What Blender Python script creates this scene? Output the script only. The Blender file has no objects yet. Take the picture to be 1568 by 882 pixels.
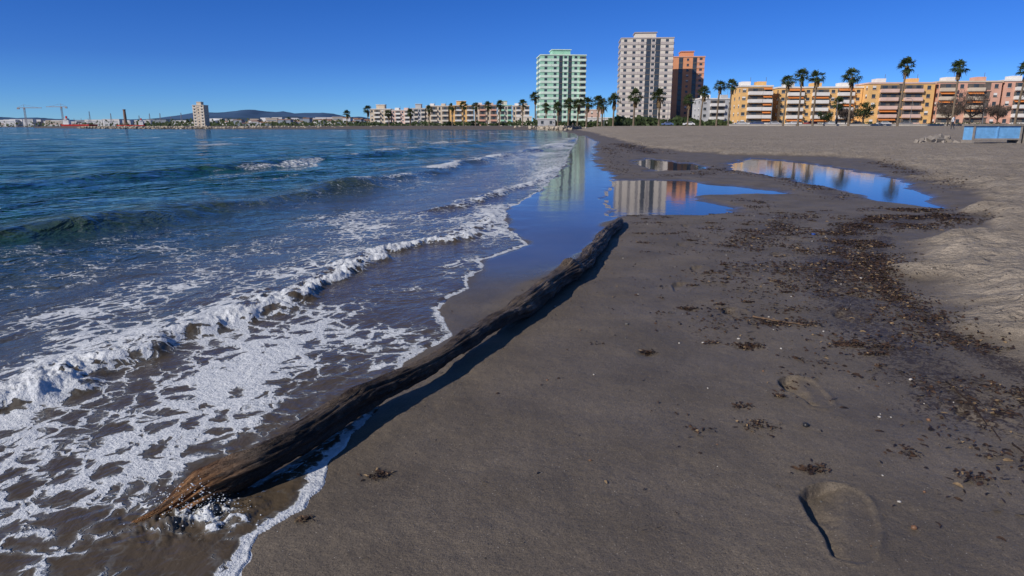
import bpy, bmesh, math, random
import numpy as np
from mathutils import Vector, Matrix
random.seed(4); rng=np.random.default_rng(7)
SC=bpy.context.scene
col=SC.collection

# ---------------------------------------------------------------- helpers
def hash2(ix,iy,seed):
    n=(ix.astype(np.int64)*374761393+iy.astype(np.int64)*668265263+seed*2147483647)&0xffffffff
    n=((n^(n>>13))*1274126177)&0xffffffff
    n=(n^(n>>16))&0xffffff
    return n/float(0xffffff)
def vnoise(x,y,seed=0):
    ix=np.floor(x);iy=np.floor(y);fx=x-ix;fy=y-iy
    fx=fx*fx*fx*(fx*(fx*6-15)+10);fy=fy*fy*fy*(fy*(fy*6-15)+10)
    a=hash2(ix,iy,seed);b=hash2(ix+1,iy,seed);c=hash2(ix,iy+1,seed);d=hash2(ix+1,iy+1,seed)
    return (a+(b-a)*fx)+((c+(d-c)*fx)-(a+(b-a)*fx))*fy
def fbm(x,y,seed=0,o=4):
    s=0;a=.5;t=0
    for i in range(o):
        s=s+a*vnoise(x*2**i+i*17.3,y*2**i-i*9.1,seed+i);t+=a;a*=.5
    return s/t
def ss(a,b,x):
    t=np.clip((x-a)/(b-a),0,1);return t*t*(3-2*t)
def polysd(x,y,P):
    P=np.array(P,float);n=len(P);best=np.full(x.shape,1e9);ins=np.zeros(x.shape,bool)
    for i in range(n):
        ax,ay=P[i];bx,by=P[(i+1)%n];dx,dy=bx-ax,by-ay
        t=np.clip(((x-ax)*dx+(y-ay)*dy)/(dx*dx+dy*dy),0,1)
        best=np.minimum(best,np.hypot(x-ax-t*dx,y-ay-t*dy))
        c=((ay>y)!=(by>y))&(x<(bx-ax)*(y-ay)/((by-ay) if by!=ay else 1e-9)+ax);ins^=c
    return np.where(ins,best,-best)
def lined(x,y,P):
    best=np.full(x.shape,1e9)
    for (ax,ay),(bx,by) in zip(P[:-1],P[1:]):
        dx,dy=bx-ax,by-ay
        t=np.clip(((x-ax)*dx+(y-ay)*dy)/(dx*dx+dy*dy),0,1)
        best=np.minimum(best,np.hypot(x-ax-t*dx,y-ay-t*dy))
    return best

def mesh_np(name,V,F,attrs=None,mats=(),smooth=True,midx=None):
    V=np.asarray(V,np.float32);F=np.asarray(F,np.int32);k=F.shape[1]
    me=bpy.data.meshes.new(name)
    me.vertices.add(len(V));me.vertices.foreach_set('co',V.ravel())
    me.loops.add(F.size);me.loops.foreach_set('vertex_index',F.ravel())
    me.polygons.add(len(F));me.polygons.foreach_set('loop_start',np.arange(0,F.size,k,dtype=np.int32))
    if midx is not None: me.polygons.foreach_set('material_index',np.asarray(midx,np.int32))
    me.polygons.foreach_set('use_smooth',np.full(len(F),smooth))
    for m in mats: me.materials.append(m)
    me.update(calc_edges=True)
    if attrs:
        for a,v in attrs.items():
            at=me.attributes.new(a,'FLOAT','POINT');at.data.foreach_set('value',np.asarray(v,np.float32).ravel())
    ob=bpy.data.objects.new(name,me);col.objects.link(ob);return ob

class MB:
    """mesh builder with material slots"""
    def __init__(s): s.v=[];s.f=[];s.m=[]
    def box(s,x0,x1,y0,y1,z0,z1,m=0,M=None):
        b=len(s.v);P=[(x0,y0,z0),(x1,y0,z0),(x1,y1,z0),(x0,y1,z0),(x0,y0,z1),(x1,y0,z1),(x1,y1,z1),(x0,y1,z1)]
        if M is not None: P=[tuple(M@Vector(p)) for p in P]
        s.v+=P
        for q in ((0,3,2,1),(4,5,6,7),(0,1,5,4),(1,2,6,5),(2,3,7,6),(3,0,4,7)):
            s.f.append(tuple(b+i for i in q));s.m.append(m)
    def quad(s,a,b_,c,d,m=0):
        b=len(s.v);s.v+=[tuple(a),tuple(b_),tuple(c),tuple(d)];s.f.append((b,b+1,b+2,b+3));s.m.append(m)
    def tube(s,pts,rad,n=8,m=0,cap=True):
        pts=[Vector(p) for p in pts];b0=len(s.v)
        for i,p in enumerate(pts):
            t=(pts[min(i+1,len(pts)-1)]-pts[max(i-1,0)]).normalized()
            u=t.cross(Vector((0.13,0.97,0.2))).normalized();w=t.cross(u)
            for k in range(n):
                a=2*math.pi*k/n;s.v.append(tuple(p+(u*math.cos(a)+w*math.sin(a))*rad[i]))
        for i in range(len(pts)-1):
            for k in range(n):
                s.f.append((b0+i*n+k,b0+i*n+(k+1)%n,b0+(i+1)*n+(k+1)%n,b0+(i+1)*n+k));s.m.append(m)
        if cap:
            s.f.append(tuple(b0+(len(pts)-1)*n+k for k in range(n)));s.m.append(m)
            s.f.append(tuple(b0+k for k in reversed(range(n))));s.m.append(m)
    def obj(s,name,mats,smooth=False,loc=None,rotz=0):
        me=bpy.data.meshes.new(name);me.from_pydata(s.v,[],s.f)
        for m in mats: me.materials.append(m)
        me.polygons.foreach_set('material_index',s.m)
        if smooth: me.polygons.foreach_set('use_smooth',[True]*len(s.f))
        me.update();o=bpy.data.objects.new(name,me);col.objects.link(o)
        if loc: o.location=loc
        o.rotation_euler[2]=rotz
        return o

# node helper
class N:
    def __init__(s,name):
        s.mat=bpy.data.materials.new(name);s.mat.use_nodes=True;s.nt=s.mat.node_tree
        s.b=s.nt.nodes['Principled BSDF']
    def n(s,t,**k):
        x=s.nt.nodes.new(t)
        for a,v in k.items(): setattr(x,a,v)
        return x
    def l(s,a,b): s.nt.links.new(a,b)
    def _set(s,sock,v):
        if isinstance(v,bpy.types.NodeSocket): s.l(v,sock)
        elif v is not None: sock.default_value=v
    def math(s,op,a,b=None,c=None,clamp=False):
        x=s.n('ShaderNodeMath',operation=op,use_clamp=clamp)
        for i,v in enumerate((a,b,c)): s._set(x.inputs[i],v)
        return x.outputs[0]
    def vmath(s,op,a,b=None,scale=None):
        x=s.n('ShaderNodeVectorMath',operation=op);s._set(x.inputs[0],a);s._set(x.inputs[1],b)
        if scale is not None: s._set(x.inputs['Scale'],scale)
        return x.outputs[0]
    def mix(s,f,a,b,bl='MIX'):
        x=s.n('ShaderNodeMix',data_type='RGBA',blend_type=bl);s._set(x.inputs[0],f)
        for i,v in ((6,a),(7,b)):
            if isinstance(v,tuple) and len(v)==3: v=v+(1,)
            s._set(x.inputs[i],v)
        return x.outputs[2]
    def attr(s,name): return s.n('ShaderNodeAttribute',attribute_name=name).outputs['Fac']
    def pos(s): return s.n('ShaderNodeNewGeometry').outputs['Position']
    def noise(s,vec,scale,detail=3,rough=.5,dist=0,out=0):
        x=s.n('ShaderNodeTexNoise');s.l(vec,x.inputs['Vector']);x.inputs['Scale'].default_value=scale
        x.inputs['Detail'].default_value=detail;x.inputs['Roughness'].default_value=rough;x.inputs['Distortion'].default_value=dist
        return x.outputs[out]
    def mr(s,v,a,b,c=0,d=1,smooth=False):
        x=s.n('ShaderNodeMapRange');s._set(x.inputs[0],v)
        if smooth: x.interpolation_type='SMOOTHSTEP'
        for i,q in enumerate((a,b,c,d)): s._set(x.inputs[i+1],q)
        return x.outputs[0]
    def bump(s,h,strength,dist,prev=None):
        x=s.n('ShaderNodeBump');s._set(x.inputs['Height'],h);s._set(x.inputs['Strength'],strength);s._set(x.inputs['Distance'],dist)
        if prev is not None: s.l(prev,x.inputs['Normal'])
        return x.outputs[0]
    def set(s,**k):
        for a,v in k.items():
            if isinstance(v,tuple) and len(v)==3: v=v+(1,)
            s._set(s.b.inputs[a.replace('_',' ')],v)
        return s.mat
def simple(name,c,rough=.8,var=.25,scale=3.,spec=.3):
    m=N(name);p=m.pos();n=m.noise(p,scale,4,.6)
    f=m.mr(n,.3,.7,1-var,1+var)
    return m.set(Base_Color=m.vmath('SCALE',c,scale=f),Roughness=rough,Specular_IOR_Level=spec)

# ---------------------------------------------------------------- coast layout (metres)
SH=np.array([(-5,-200),(-1,-20),(-.75,0),(-.60,1.20),(-.61,1.37),(-.64,1.53),(-.55,1.65),(-.54,1.82),(-.53,2.18),(-.46,2.78),(-.30,3.20),(-.42,3.69),(-.28,4.34),(-.22,5.12),(.14,5.86),(-.03,6.83),(-.11,8.18),(.49,11.24),(.89,14.25),(1.5,19.39),(2.36,28.63),(4.15,45.28),(7.3,77),(8.9,98),(11,150),(15,215),(30,300),(40,9000)])
CO=np.array([(-9000,1900),(-4000,1600),(-700,1300),(-420,900),(-330,480),(-147,300),(-60,270),(15,215),(60,200)])
BE=np.array([(2,-50),(2.2,0),(2.32,2.48),(2.2,2.78),(2.41,3.5),(2.65,4.54),(3.14,5.25),(3.83,6.03),(5.1,7.33),(6.8,10.2),(8.9,15.3),(10.6,20),(10.4,22.6),(7.4,24.2),(6.4,31.7),(7.4,45),(10,77),(14,123),(20,215),(35,300)])
WA=np.array([(-3.2,0.8),(-2.39,2.13),(-1.98,2.45),(-1.85,2.71),(-1.72,3.10),(-1.46,3.56),(-1.34,4.07),(-1.12,5.12),(-.88,5.76),(-.55,6.2),(-.29,6.9),(-.15,8.18),(.56,11.61)])
POOL1=[(1.12,7.75),(1.92,7.81),(2.63,7.99),(2.79,8.65),(2.48,9.43),(2.62,10.1),(3.25,10.16),(4.09,10.26),(4.20,10.89),(3.52,12.14),(3.16,13.03),(2.0,13.2),(1.55,11)]
POOL2=[(5.8,18.8),(7.7,22.4),(8.3,19.4),(7.9,15.9),(7.5,13.2),(6.5,11.0),(5.3,8.4),(4.9,9.1),(5.1,10.2),(5.3,12),(5.3,14.8),(5.0,15.9)]
POOL3=[(3.2,15.5),(4.6,16.2),(4.9,19),(4.2,22),(3.4,19.5)]
FILM=[(-.40,3.0),(-.42,3.69),(-.3,4.3),(-.25,5.12),(.1,5.86),(-.05,6.83),(-.15,8.2),(.45,11.2),(.85,14.2),(1.45,19.4),(2.3,28.6),(4.1,45),(7.2,77),(8,77),(5.6,45),(4.2,35),(2.9,24),(2.1,16.4),(2.0,12.6),(1.24,7.87),(.74,6.03),(.47,5.12),(.22,4.54),(-.06,4.0),(-.18,3.3)]

def shore_d(x,y):
    d1=np.interp(y,SH[:,1],SH[:,0])-x
    d2=np.interp(x,CO[:,0],CO[:,1])-y
    r=np.hypot(x,y)
    d=np.minimum(d1,d2)
    n=(fbm(x*3.1,y*3.1,11,4)-.5)*.10+(fbm(x*13,y*13,12,3)-.5)*.030
    return d+n*(1+.03*r)
def foot(x,y,cx,cy,ang,L,W,depth):
    ca,sa=math.cos(ang),math.sin(ang)
    u=(x-cx)*ca+(y-cy)*sa; w=-(x-cx)*sa+(y-cy)*ca   # u along length, w to the left
    wb=(fbm(x*22,y*22,int(cx*100),3)-.5)
    t=np.clip(u/L,-.5,.5)
    half=W*(.36+.14*np.sin((t+.18)*4.2))
    off=.014*np.sin(t*5)
    e=np.hypot(np.maximum(np.abs(u)-L*.38,0),w-off)-half+wb*.012
    inside=ss(.010,-.004,e)
    left=ss(-.1*W,.42*W,w+wb*.03)
    rim=np.exp(-((e-.014)/.009)**2)*.0045*(.6+wb*2)
    return -depth*inside*(.16+1.0*left)+rim
def terrain(x,y,detail=True):
    r=np.hypot(x,y)
    d=shore_d(x,y)
    e=x-np.interp(y,BE[:,1],BE[:,0])+(fbm(x*.9,y*.9,21,4)-.5)*.9*np.clip(r/6,.35,1.5)
    sea=-.03*np.clip(d,0,80)
    inl=np.clip(-d,0,None)
    z=np.where(d>0,sea,.05*(1-np.exp(-inl/1.2)))
    z=z+np.where(d<0,1,0)*(.09*ss(-.15,.5,e)+.27*(1-np.exp(-np.clip(e,0,None)/15))+.004*np.clip(y-20,0,230)*ss(0,6,e))
    # far coast
    land=ss(0,12,y-np.interp(x,CO[:,0],CO[:,1]))
    z=np.where((y>190)&(x<np.interp(y,SH[:,1],SH[:,0])),sea*(1-land)+1.3*land,z)
    z=np.where(y>2000,1.3,z)
    # pools
    pn=(fbm(x*2.3,y*2.3,31,4)-.5)
    pool=np.zeros_like(x)
    for P in (POOL1,POOL2,POOL3):
        P_=np.array(P);sel=(x>P_[:,0].min()-1)&(x<P_[:,0].max()+1)&(y>P_[:,1].min()-2)&(y<P_[:,1].max()+2)
        if sel.any():
            sd=polysd(x[sel],y[sel],P)+pn[sel]*.35*np.clip(y[sel]/9,.6,2)
            pool[sel]=np.maximum(pool[sel],ss(-.22,.12,sd))
    z=np.where(pool>0,z*(1-pool)+0.002*pool,z)
    film=np.zeros_like(x);sel=(x>-1)&(x<9)&(y>2.5)&(y<80)
    if sel.any():
        sd=polysd(x[sel],y[sel],FILM)+(fbm(x[sel]*2,y[sel]*2,33,3)-.5)*.25*np.clip(y[sel]/6,.3,3)
        film[sel]=ss(-.10,.06,sd)
    z=np.where(d<0,z*(1-film)+np.minimum(z,.002+.016*(1-np.exp(-inl/.5))*ss(5.5,7,y)+.005*(1-np.exp(-inl)))*film,z)
    dry=ss(-.10,.22,e+(fbm(x*4,y*4,22,3)-.5)*.35)
    calm=1-np.maximum(film,pool)
    if detail:
        nr=ss(60,10,r)
        z=z+calm*(d<0)*((fbm(x*5,y*5,41,3)-.5)*.010+ (fbm(x*28,y*28,42,2)-.5)*.0022*ss(12,3,r))
        z=z+dry*(d<0)*nr*((fbm(x*1.6,y*1.6,43,4)-.5)*.12+(fbm(x*7,y*7,44,3)-.5)*.055)
        z=z+dry*(d<0)*ss(10,40,r)*ss(200,60,r)*(fbm(x*.25,y*.25,45,4)-.5)*.22
        nf=(r<7.5)
        if nf.any():
            xx=x[nf];yy=y[nf];f=np.zeros_like(xx)
            f+=foot(xx,yy,.83,1.53,math.radians(66),.34,.16,.025)
            f+=foot(xx,yy,1.10,2.38,math.radians(82),.29,.13,.025)
            f+=foot(xx,yy,1.19,3.47,math.radians(75),.22,.12,.018)
            f+=foot(xx,yy,2.05,5.1,math.radians(70),.28,.13,.010)
            f+=foot(xx,yy,1.55,4.4,math.radians(100),.26,.12,.008)
            for q_ in ((1.75,3.35,85),(1.3,4.6,70),(2.0,3.9,110),(1.45,5.6,80),(1.75,6.7,75),(1.05,4.1,60),(2.5,5.9,95),(1.62,2.1,100),(.62,4.9,80)):
                f+=foot(xx,yy,q_[0],q_[1],math.radians(q_[2]),.26,.12,.012)
            for cx,cy in ((1.06,2.93),(.60,2.86),(.97,3.6),(1.3,3.3)):
                f+=-.010*np.exp(-(((xx-cx)/.04)**2+((yy-cy)/.045)**2))*(.5+fbm(xx*40,yy*40,46,2))
            z=z.copy();z[nf]+=f*calm[nf]
    return z,d,dry,film*(.25+.75*ss(3.6,5.4,y)),pool
def TZ(x,y):
    z=terrain(np.atleast_1d(np.asarray(x,float)),np.atleast_1d(np.asarray(y,float)))[0]
    return z if z.size>1 else float(z[0])

# ---------------------------------------------------------------- polar grid (fine nearby, coarse far away)
def polar():
    D=np.radians(42)
    az=np.concatenate([np.linspace(-np.pi,-D,50,endpoint=False),np.linspace(-D,D,1000,endpoint=False),np.linspace(D,np.pi,50,endpoint=False)])
    R=[.02,.2,.4,.6,.8,.95]
    while R[-1]<9000: R.append(R[-1]+.003*R[-1]**1.4)
    R=np.array(R);A,RR=np.meshgrid(az,R)
    x=RR*np.sin(A);y=RR*np.cos(A)
    n,m=x.shape;i=np.arange(n-1)[:,None];j=np.arange(m)[None,:];j2=(j+1)%m
    F=np.stack([i*m+j,(i+1)*m+j,(i+1)*m+j2,i*m+j2],-1).reshape(-1,4)[:, ::-1]
    return x.ravel(),y.ravel(),F
gx,gy,GF=polar()
tz,td,tdry,tfilm,tpool=terrain(gx,gy)

# seaweed distribution
WR=[([(2.15,1.9),(2.02,2.4),(2.05,3.1),(2.2,3.8),(2.35,4.3),(2.75,5.1),(3.3,6.0)],.16,3000),
    ([(3.6,6.7),(4.4,7.3),(4.9,7.5)],.38,3600),([(4.2,7.9),(5.0,8.1)],.25,900),
    ([(2.3,4.6),(2.6,5.4),(3.3,6.6),(3.9,7.3)],.30,3000),
    ([(1.9,5.6),(2.6,6.6),(3.2,7.4)],.35,1300),([(2.9,8.3),(3.2,9.2)],.2,400),
    ([(1.6,2.2),(1.75,3.2),(2.0,4.2),(2.3,5.0)],.35,1700),([(1.35,1.5),(1.5,1.9),(1.75,2.2)],.2,600),
    ([(1.0,3.2),(1.5,4.3),(2.0,5.6)],.5,700),([(4.5,9.3),(5.2,12.5),(5.0,16)],.35,1400),([(3.2,13.8),(4.6,15.2),(4.4,20)],.5,1200),
    ([(5,25),(5.6,31),(6.3,40)],.9,1400),([(2.2,14),(3.4,23),(4.7,35)],.4,600),([(1.62,4.8),(3.0,5.9)],.35,900),([(6.9,10.3),(8.7,15.3),(10.2,19.5)],.4,1100)]
CL=[(1.07,2.95,.035,200),(.97,3.62,.035,120),(.60,2.88,.022,100),(1.31,3.31,.05,160),(1.47,3.3,.07,110),(1.53,2.95,.05,200),(.87,1.80,.035,80),(-.39,1.82,.025,70),(-.545,1.60,.016,50),(1.66,2.9,.05,80),(1.9,2.35,.07,160),(1.3,1.75,.04,60),(1.2,1.9,.03,30),(.40,3.0,.02,6),(2.28,4.25,.1,120)]
cr_=np.random.default_rng(21)
for _ in range(130):
    y_=cr_.uniform(2,8);x_=cr_.uniform(.35,1)*(.9+.55*y_*.7);CL.append((x_,y_,cr_.uniform(.008,.05)*(1+.08*y_),int(cr_.uniform(6,60))))
weed=np.zeros_like(gx);near=(np.hypot(gx,gy)<45)
for L,w,c in WR:
    dd=lined(gx[near],gy[near],L);weed[near]=np.maximum(weed[near],np.exp(-(dd/(w*.8))**2)*min(1,c/2200+.15))
for cx,cy,s_,c in CL[:15]:
    weed[near]=np.maximum(weed[near],.8*np.exp(-((gx[near]-cx)**2+(gy[near]-cy)**2)/(s_*1.1)**2))

# ---- sand material
m=N('beach_sand');p=m.pos()
dry=m.attr('dry');film=m.attr('film');wd=m.attr('weed')
g1=m.noise(p,600,2,.6);g2=m.noise(p,45,4,.65);g3=m.noise(p,2.5,5,.55);g4=m.noise(p,.35,3,.5);g6=m.noise(p,190,3,.7)
wet=m.mix(m.mr(g3,.35,.65),(.108,.085,.060),(.155,.124,.090))
dryc=m.mix(m.mr(g3,.35,.65),(.27,.225,.175),(.35,.295,.235))
dryc=m.mix(m.mr(g4,.35,.65,0,.35),dryc,(.20,.165,.13))
c=m.mix(dry,wet,dryc)
c=m.mix(m.math('MULTIPLY',m.mr(g2,.45,.66),.30),c,m.mix(.5,c,(.02,.016,.013)))
gr=m.math('MULTIPLY',m.mr(g1,.3,.7,.6,1.45),m.mr(g6,.32,.68,.72,1.28));c=m.vmath('SCALE',c,scale=gr)
vo=m.n('ShaderNodeTexVoronoi');vo.inputs['Scale'].default_value=150;m.l(p,vo.inputs['Vector'])
sepc=m.n('ShaderNodeSeparateColor');m.l(vo.outputs['Color'],sepc.inputs[0])
spk=m.math('MULTIPLY',m.mr(vo.outputs['Distance'],.15,.25,1,0),m.math('GREATER_THAN',sepc.outputs[0],.95))
c=m.mix(m.math('MULTIPLY',spk,m.math('SUBTRACT',1,film)),c,(.40,.36,.31))
spk2=m.math('MULTIPLY',m.mr(vo.outputs['Distance'],.2,.35,1,0),m.math('LESS_THAN',sepc.outputs[1],.12))
c=m.mix(m.math('MULTIPLY',spk2,.75),c,(.018,.014,.011))
wn=m.noise(p,38,5,.7,1.2)
wm=m.math('MULTIPLY',m.mr(m.math('ADD',m.math('MULTIPLY',wd,.28),wn),.68,.78,0,1,True),.85)
c=m.mix(wm,c,(.026,.014,.008))
c=m.mix(m.math('MULTIPLY',film,.5),c,(.045,.038,.032))
rough=m.mr(film,0,1,.62,.10)
rn=m.mr(m.noise(p,1.8,4),.35,.65,.90,1.1);rough=m.math('MULTIPLY',rough,rn)
rough=m.math('ADD',rough,m.math('MULTIPLY',dry,.25))
nf=m.math('SUBTRACT',1,film)
bm=m.bump(g1,m.math('MULTIPLY',nf,.6),.002)
bm=m.bump(g6,m.math('MULTIPLY',nf,.5),.004,bm)
bm=m.bump(g2,m.math('MULTIPLY',nf,m.mr(dry,0,1,.35,.9)),.010,bm)
g5=m.noise(p,9,5,.6)
bm=m.bump(g5,m.math('MULTIPLY',nf,m.mr(dry,0,1,.15,1)),.07,bm)
m.set(Base_Color=c,Roughness=rough,Specular_IOR_Level=m.mr(dry,0,1,.5,.15),Normal=bm)
SAND=m.mat
mesh_np('beach_ground',np.stack([gx,gy,tz],1),GF,{'dry':tdry,'film':np.maximum(tfilm,tpool),'weed':weed},[SAND])

# ---------------------------------------------------------------- sea
r=np.hypot(gx,gy);dr=.003*r**1.4
sA=gx-np.interp(gy,WA[:,1],WA[:,0])
h=np.zeros_like(gx)
wr=np.random.default_rng(3)
for i in range(46):
    lam=.16*(1.11**i)
    th=math.radians(wr.normal(-18,36));kx,ky=math.cos(th),math.sin(th)
    a=.0074*lam**.88*(1 if lam<5 else (5/lam)**.9)
    wgt=ss(2.0,4.5,lam/np.maximum(dr*.8,.0015*r))
    ph=2*np.pi*(kx*gx+ky*gy)/lam+wr.uniform(0,6.28)+2.5*fbm(gx/lam*.35,gy/lam*.35,60+i,2)
    h+=a*wgt*(np.sin(ph)*.6+.4*(1-2*np.abs(np.sin(ph/2+.8))))
shal=ss(.1,3.5,td)
h*=(.14+.95*shal)*.85
# breaking wave
hA=.82*np.interp(gy,[0,1.5,2.5,4,5.5,7,9,12],[.03,.045,.055,.055,.052,.04,.02,.0])
wob=(fbm(gx*2.2,gy*2.2,71,3)-.5)*.45+(fbm(gx*7,gy*7,76,3)-.5)*.10; sa=sA+wob
prof=np.where(sa>0,np.exp(-(sa/.11)**2),np.exp(-(sa/.40)**2))
lump=fbm(gx*16,gy*16,72,4);lf=fbm(gx*45,gy*45,75,3)
fA=np.where(sa>0,np.exp(-(sa/.11)**2),np.exp(-(sa/.17)**2))*np.interp(gy,[0,2,6.5,8.5,10],[1,1,1,.8,0])
brk=.30+.75*ss(.36,.62,fbm(gx*1.3+4,gy*1.6,73,3))
h+=hA*prof*(.65+.7*fbm(gx*1.8,gy*1.8,74,3))
h+=fA*brk*((lump-.42)*.060+(lf-.5)*.028)
def ridge(L,hh,wb,wf,seed):
    L=np.array(L);xr=np.interp(gy,L[:,1],L[:,0]);s=gx-xr+(fbm(gx*.8,gy*.8,seed,3)-.5)*.8
    end=ss(L[0,1]-1,L[0,1]+1,gy)*ss(L[-1,1]+2,L[-1,1]-2,gy)
    return hh*np.where(s>0,np.exp(-(s/wf)**2),np.exp(-(s/wb)**2))*end*(.6+.8*fbm(gx*.7,gy*.5,seed+5,3)),s,end
rB,sB,eB=ridge([(-8,3.5),(-5.6,5.7),(-5,6.6),(-4.4,7.87),(-4.1,9.1),(-3.4,10.7),(-2.8,13)],.115,.75,.38,80)
rC,sC,eC=ridge([(-3.0,12),(-2.8,13.2),(-2.0,15.9),(-.8,23.7),(2.0,35),(5.5,60)],.09,.8,.35,81)
rD,sD,eD=ridge([(-.9,8.3),(-.45,9.6),(.25,11.4),(.75,14),(1.2,18)],.05,.25,.10,82)
rE,sE,eE=ridge([(-11,8),(-9,14),(-7,20),(-4,32),(0,50)],.10,1.3,.7,83)
h+=rB+rC+rD+rE
fC=np.exp(-(sC/.28)**2)*eC;fD=np.exp(-(sD/.15)**2)*eD
h+=(fD*.03+fC*.02)*(lump-.4)
edge=np.exp(-(np.clip(td,0,9)/.04)**2)
spl=np.exp(-(((gx+.78)/.19)**2+((gy-1.60)/.085)**2))
h+=spl*((lf-.40)*.05+(lump-.40)*.08)
# foam field
n1=fbm(gx*1.1,gy*.7,90,4);n2=fbm(gx*2.6+9,gy*1.4,91,3)
F=np.zeros_like(gx)
inA=(gy<8)
F=np.maximum(F,np.where(inA&(sa>0),.42+1.0*(n1-.50)+.8*(n2-.5)-.14*ss(-1.1,-.6,gx),0))
F=np.maximum(F,np.where(inA&(sa<=0),(.50+1.1*(n1-.5)+.6*(n2-.5))*np.exp(sa/3.2),0))
sw=ss(7,10,gy)*ss(90,45,gy)
F=np.maximum(F,sw*(.54+1.4*(fbm(gx*.9,gy*.3,92,4)-.5))*np.exp(-np.clip(td,0,99)/(2.2+.06*gy)))
sw2=ss(4,6,gy)*ss(10,8,gy)*ss(-3.4,-1.5,gx)
F=np.maximum(F,sw2*(.46+1.2*(n1-.5)))
bl=np.exp(-(((gx+1.15)/.5)**2+((gy-1.9)/.45)**2));F=np.maximum(F,bl*(.50+1.0*(n1-.45)+.5*(n2-.5)))
F=np.maximum(F,fA*(.42+.62*brk)+(fA>.2)*(lf-.5)*.35)
F=np.maximum(F,fD*1.0*(.35+.8*n2));F=np.maximum(F,fC*(1.0*ss(.48,.66,n1)+.12))
F=np.maximum(F,edge*(.62+.5*n2));F=np.maximum(F,spl*(.62+.7*(lf-.45)+.5*(lump-.5)))
capn=fbm(gx*.35,gy*.12,95,4)+.22*(fbm(gx*1.6,gy*.6,96,3)-.5)
cap=ss(.70,.76,capn)*ss(9,20,gy)*ss(700,200,gy)*ss(1.5,5,td)
F=np.maximum(F,cap*.58)
F=np.where(gy>185,F*(td>1),F)
zw=np.where(td<0,td*.16,0+np.clip(td,0,.05)*.16+h*ss(-.01,.25,td)+ss(.0,.06,td)*(lump-.4)*.010*edge)
zw=np.where(td<0,zw,np.maximum(zw,tz+.003))
keepv=td>(-.12-.012*r)
kf=keepv[GF].all(1);Fk=GF[kf];us=np.unique(Fk);rm=np.full(len(gx),-1);rm[us]=np.arange(len(us));Fk=rm[Fk]
m=N('sea_water');p=m.pos();fo=m.attr('foam');dp=m.attr('depth');sh_=m.attr('ridge')
nz=m.noise(p,5,4,.6,out=1);pd=m.vmath('ADD',p,m.vmath('SCALE',m.vmath('SUBTRACT',nz,(.5,.5,.5)),scale=.22))
flat=m.vmath('MULTIPLY',pd,(1,1,0))
def dte(scale,vec):
    v=m.n('ShaderNodeTexVoronoi',feature='DISTANCE_TO_EDGE');v.inputs['Scale'].default_value=scale;m.l(vec,v.inputs['Vector']);return v.outputs[0]
e1=dte(9,m.vmath('MULTIPLY',flat,(1,.8,0)));e2=dte(24,flat);e3=dte(3,m.vmath('MULTIPLY',flat,(1,.6,0)))
nn=m.noise(flat,9,6,.7);nn2=m.noise(flat,2.2,4,.6);nn3=m.noise(flat,60,4,.7)
pt=m.math('ADD',m.math('MULTIPLY',e1,1.9),m.math('MULTIPLY',e2,.9))
pt=m.math('ADD',pt,m.math('MULTIPLY',e3,.35))
pt=m.math('ADD',pt,m.math('MULTIPLY',m.math('SUBTRACT',nn,.5),.55))
pt=m.math('ADD',pt,m.math('MULTIPLY',m.math('SUBTRACT',nn2,.5),.7))
pt=m.math('ADD',pt,m.math('MULTIPLY',m.math('SUBTRACT',nn3,.5),.28))
pt=m.math('ADD',pt,.13)
df=m.math('SUBTRACT',fo,pt)
fm=m.mr(df,-.02,.12,0,1,True)
soft=m.mr(df,-.30,.1,0,.28,True)
c=m.mix(m.mr(dp,0,.35),(.082,.062,.042),(.050,.056,.046))
c=m.mix(m.mr(dp,.25,.7),c,(.016,.044,.040))
c=m.mix(m.mr(dp,.6,1),c,(.003,.043,.036))
gn=m.noise(p,.12,3,.5);c=m.mix(m.math('MULTIPLY',m.mr(gn,.4,.65),m.mr(dp,.5,1,0,.5)),c,(.004,.066,.050))
c=m.mix(sh_,c,(.055,.075,.036))
c=m.mix(soft,c,(.25,.27,.28))
c=m.mix(fm,c,m.mix(m.mr(nn3,.35,.65),(.50,.53,.56),(.74,.75,.76)))
w1=m.noise(m.vmath('MULTIPLY',p,(1,.75,1)),1.6,5,.62,.6);w2=m.noise(m.vmath('MULTIPLY',p,(1,.7,1)),14,4,.6,.4);w3=m.noise(m.vmath('MULTIPLY',p,(1,.55,1)),.35,5,.65,.5)
b=m.bump(w3,m.math('MULTIPLY',m.mr(dp,.5,1),1.0),2.2)
b=m.bump(w1,m.mr(dp,.05,.9,.15,1),.26,b)
b=m.bump(w2,m.mr(dp,0,.6,.4,.9),.02,b)
fb=m.noise(p,120,3,.7);fbb=m.math('ADD',m.math('MULTIPLY',fm,m.math('ADD',.6,m.math('MULTIPLY',fb,.6))),m.math('MULTIPLY',m.noise(p,40,3,.6),m.math('MULTIPLY',fm,.9)))
b=m.bump(fbb,.9,.009,b)
m.set(Base_Color=c,Roughness=m.mr(fm,0,1,.09,.75),IOR=1.333,Specular_IOR_Level=m.mr(dp,0,1,.28,.15),Normal=b)
dep=np.clip(ss(.3,8,td)*.9+ss(1.2,3,-sa)*.18*(gy<9)+ss(7,14,gy)*ss(1,4,td)*.25,0,1)
rg=np.clip(rB/.115*.85+rE/.1*.3,0,1)*.8
mesh_np('sea_water',np.stack([gx,gy,zw],1)[us],Fk,{'foam':F[us],'depth':dep[us],'ridge':rg[us]},[m.mat])

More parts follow.
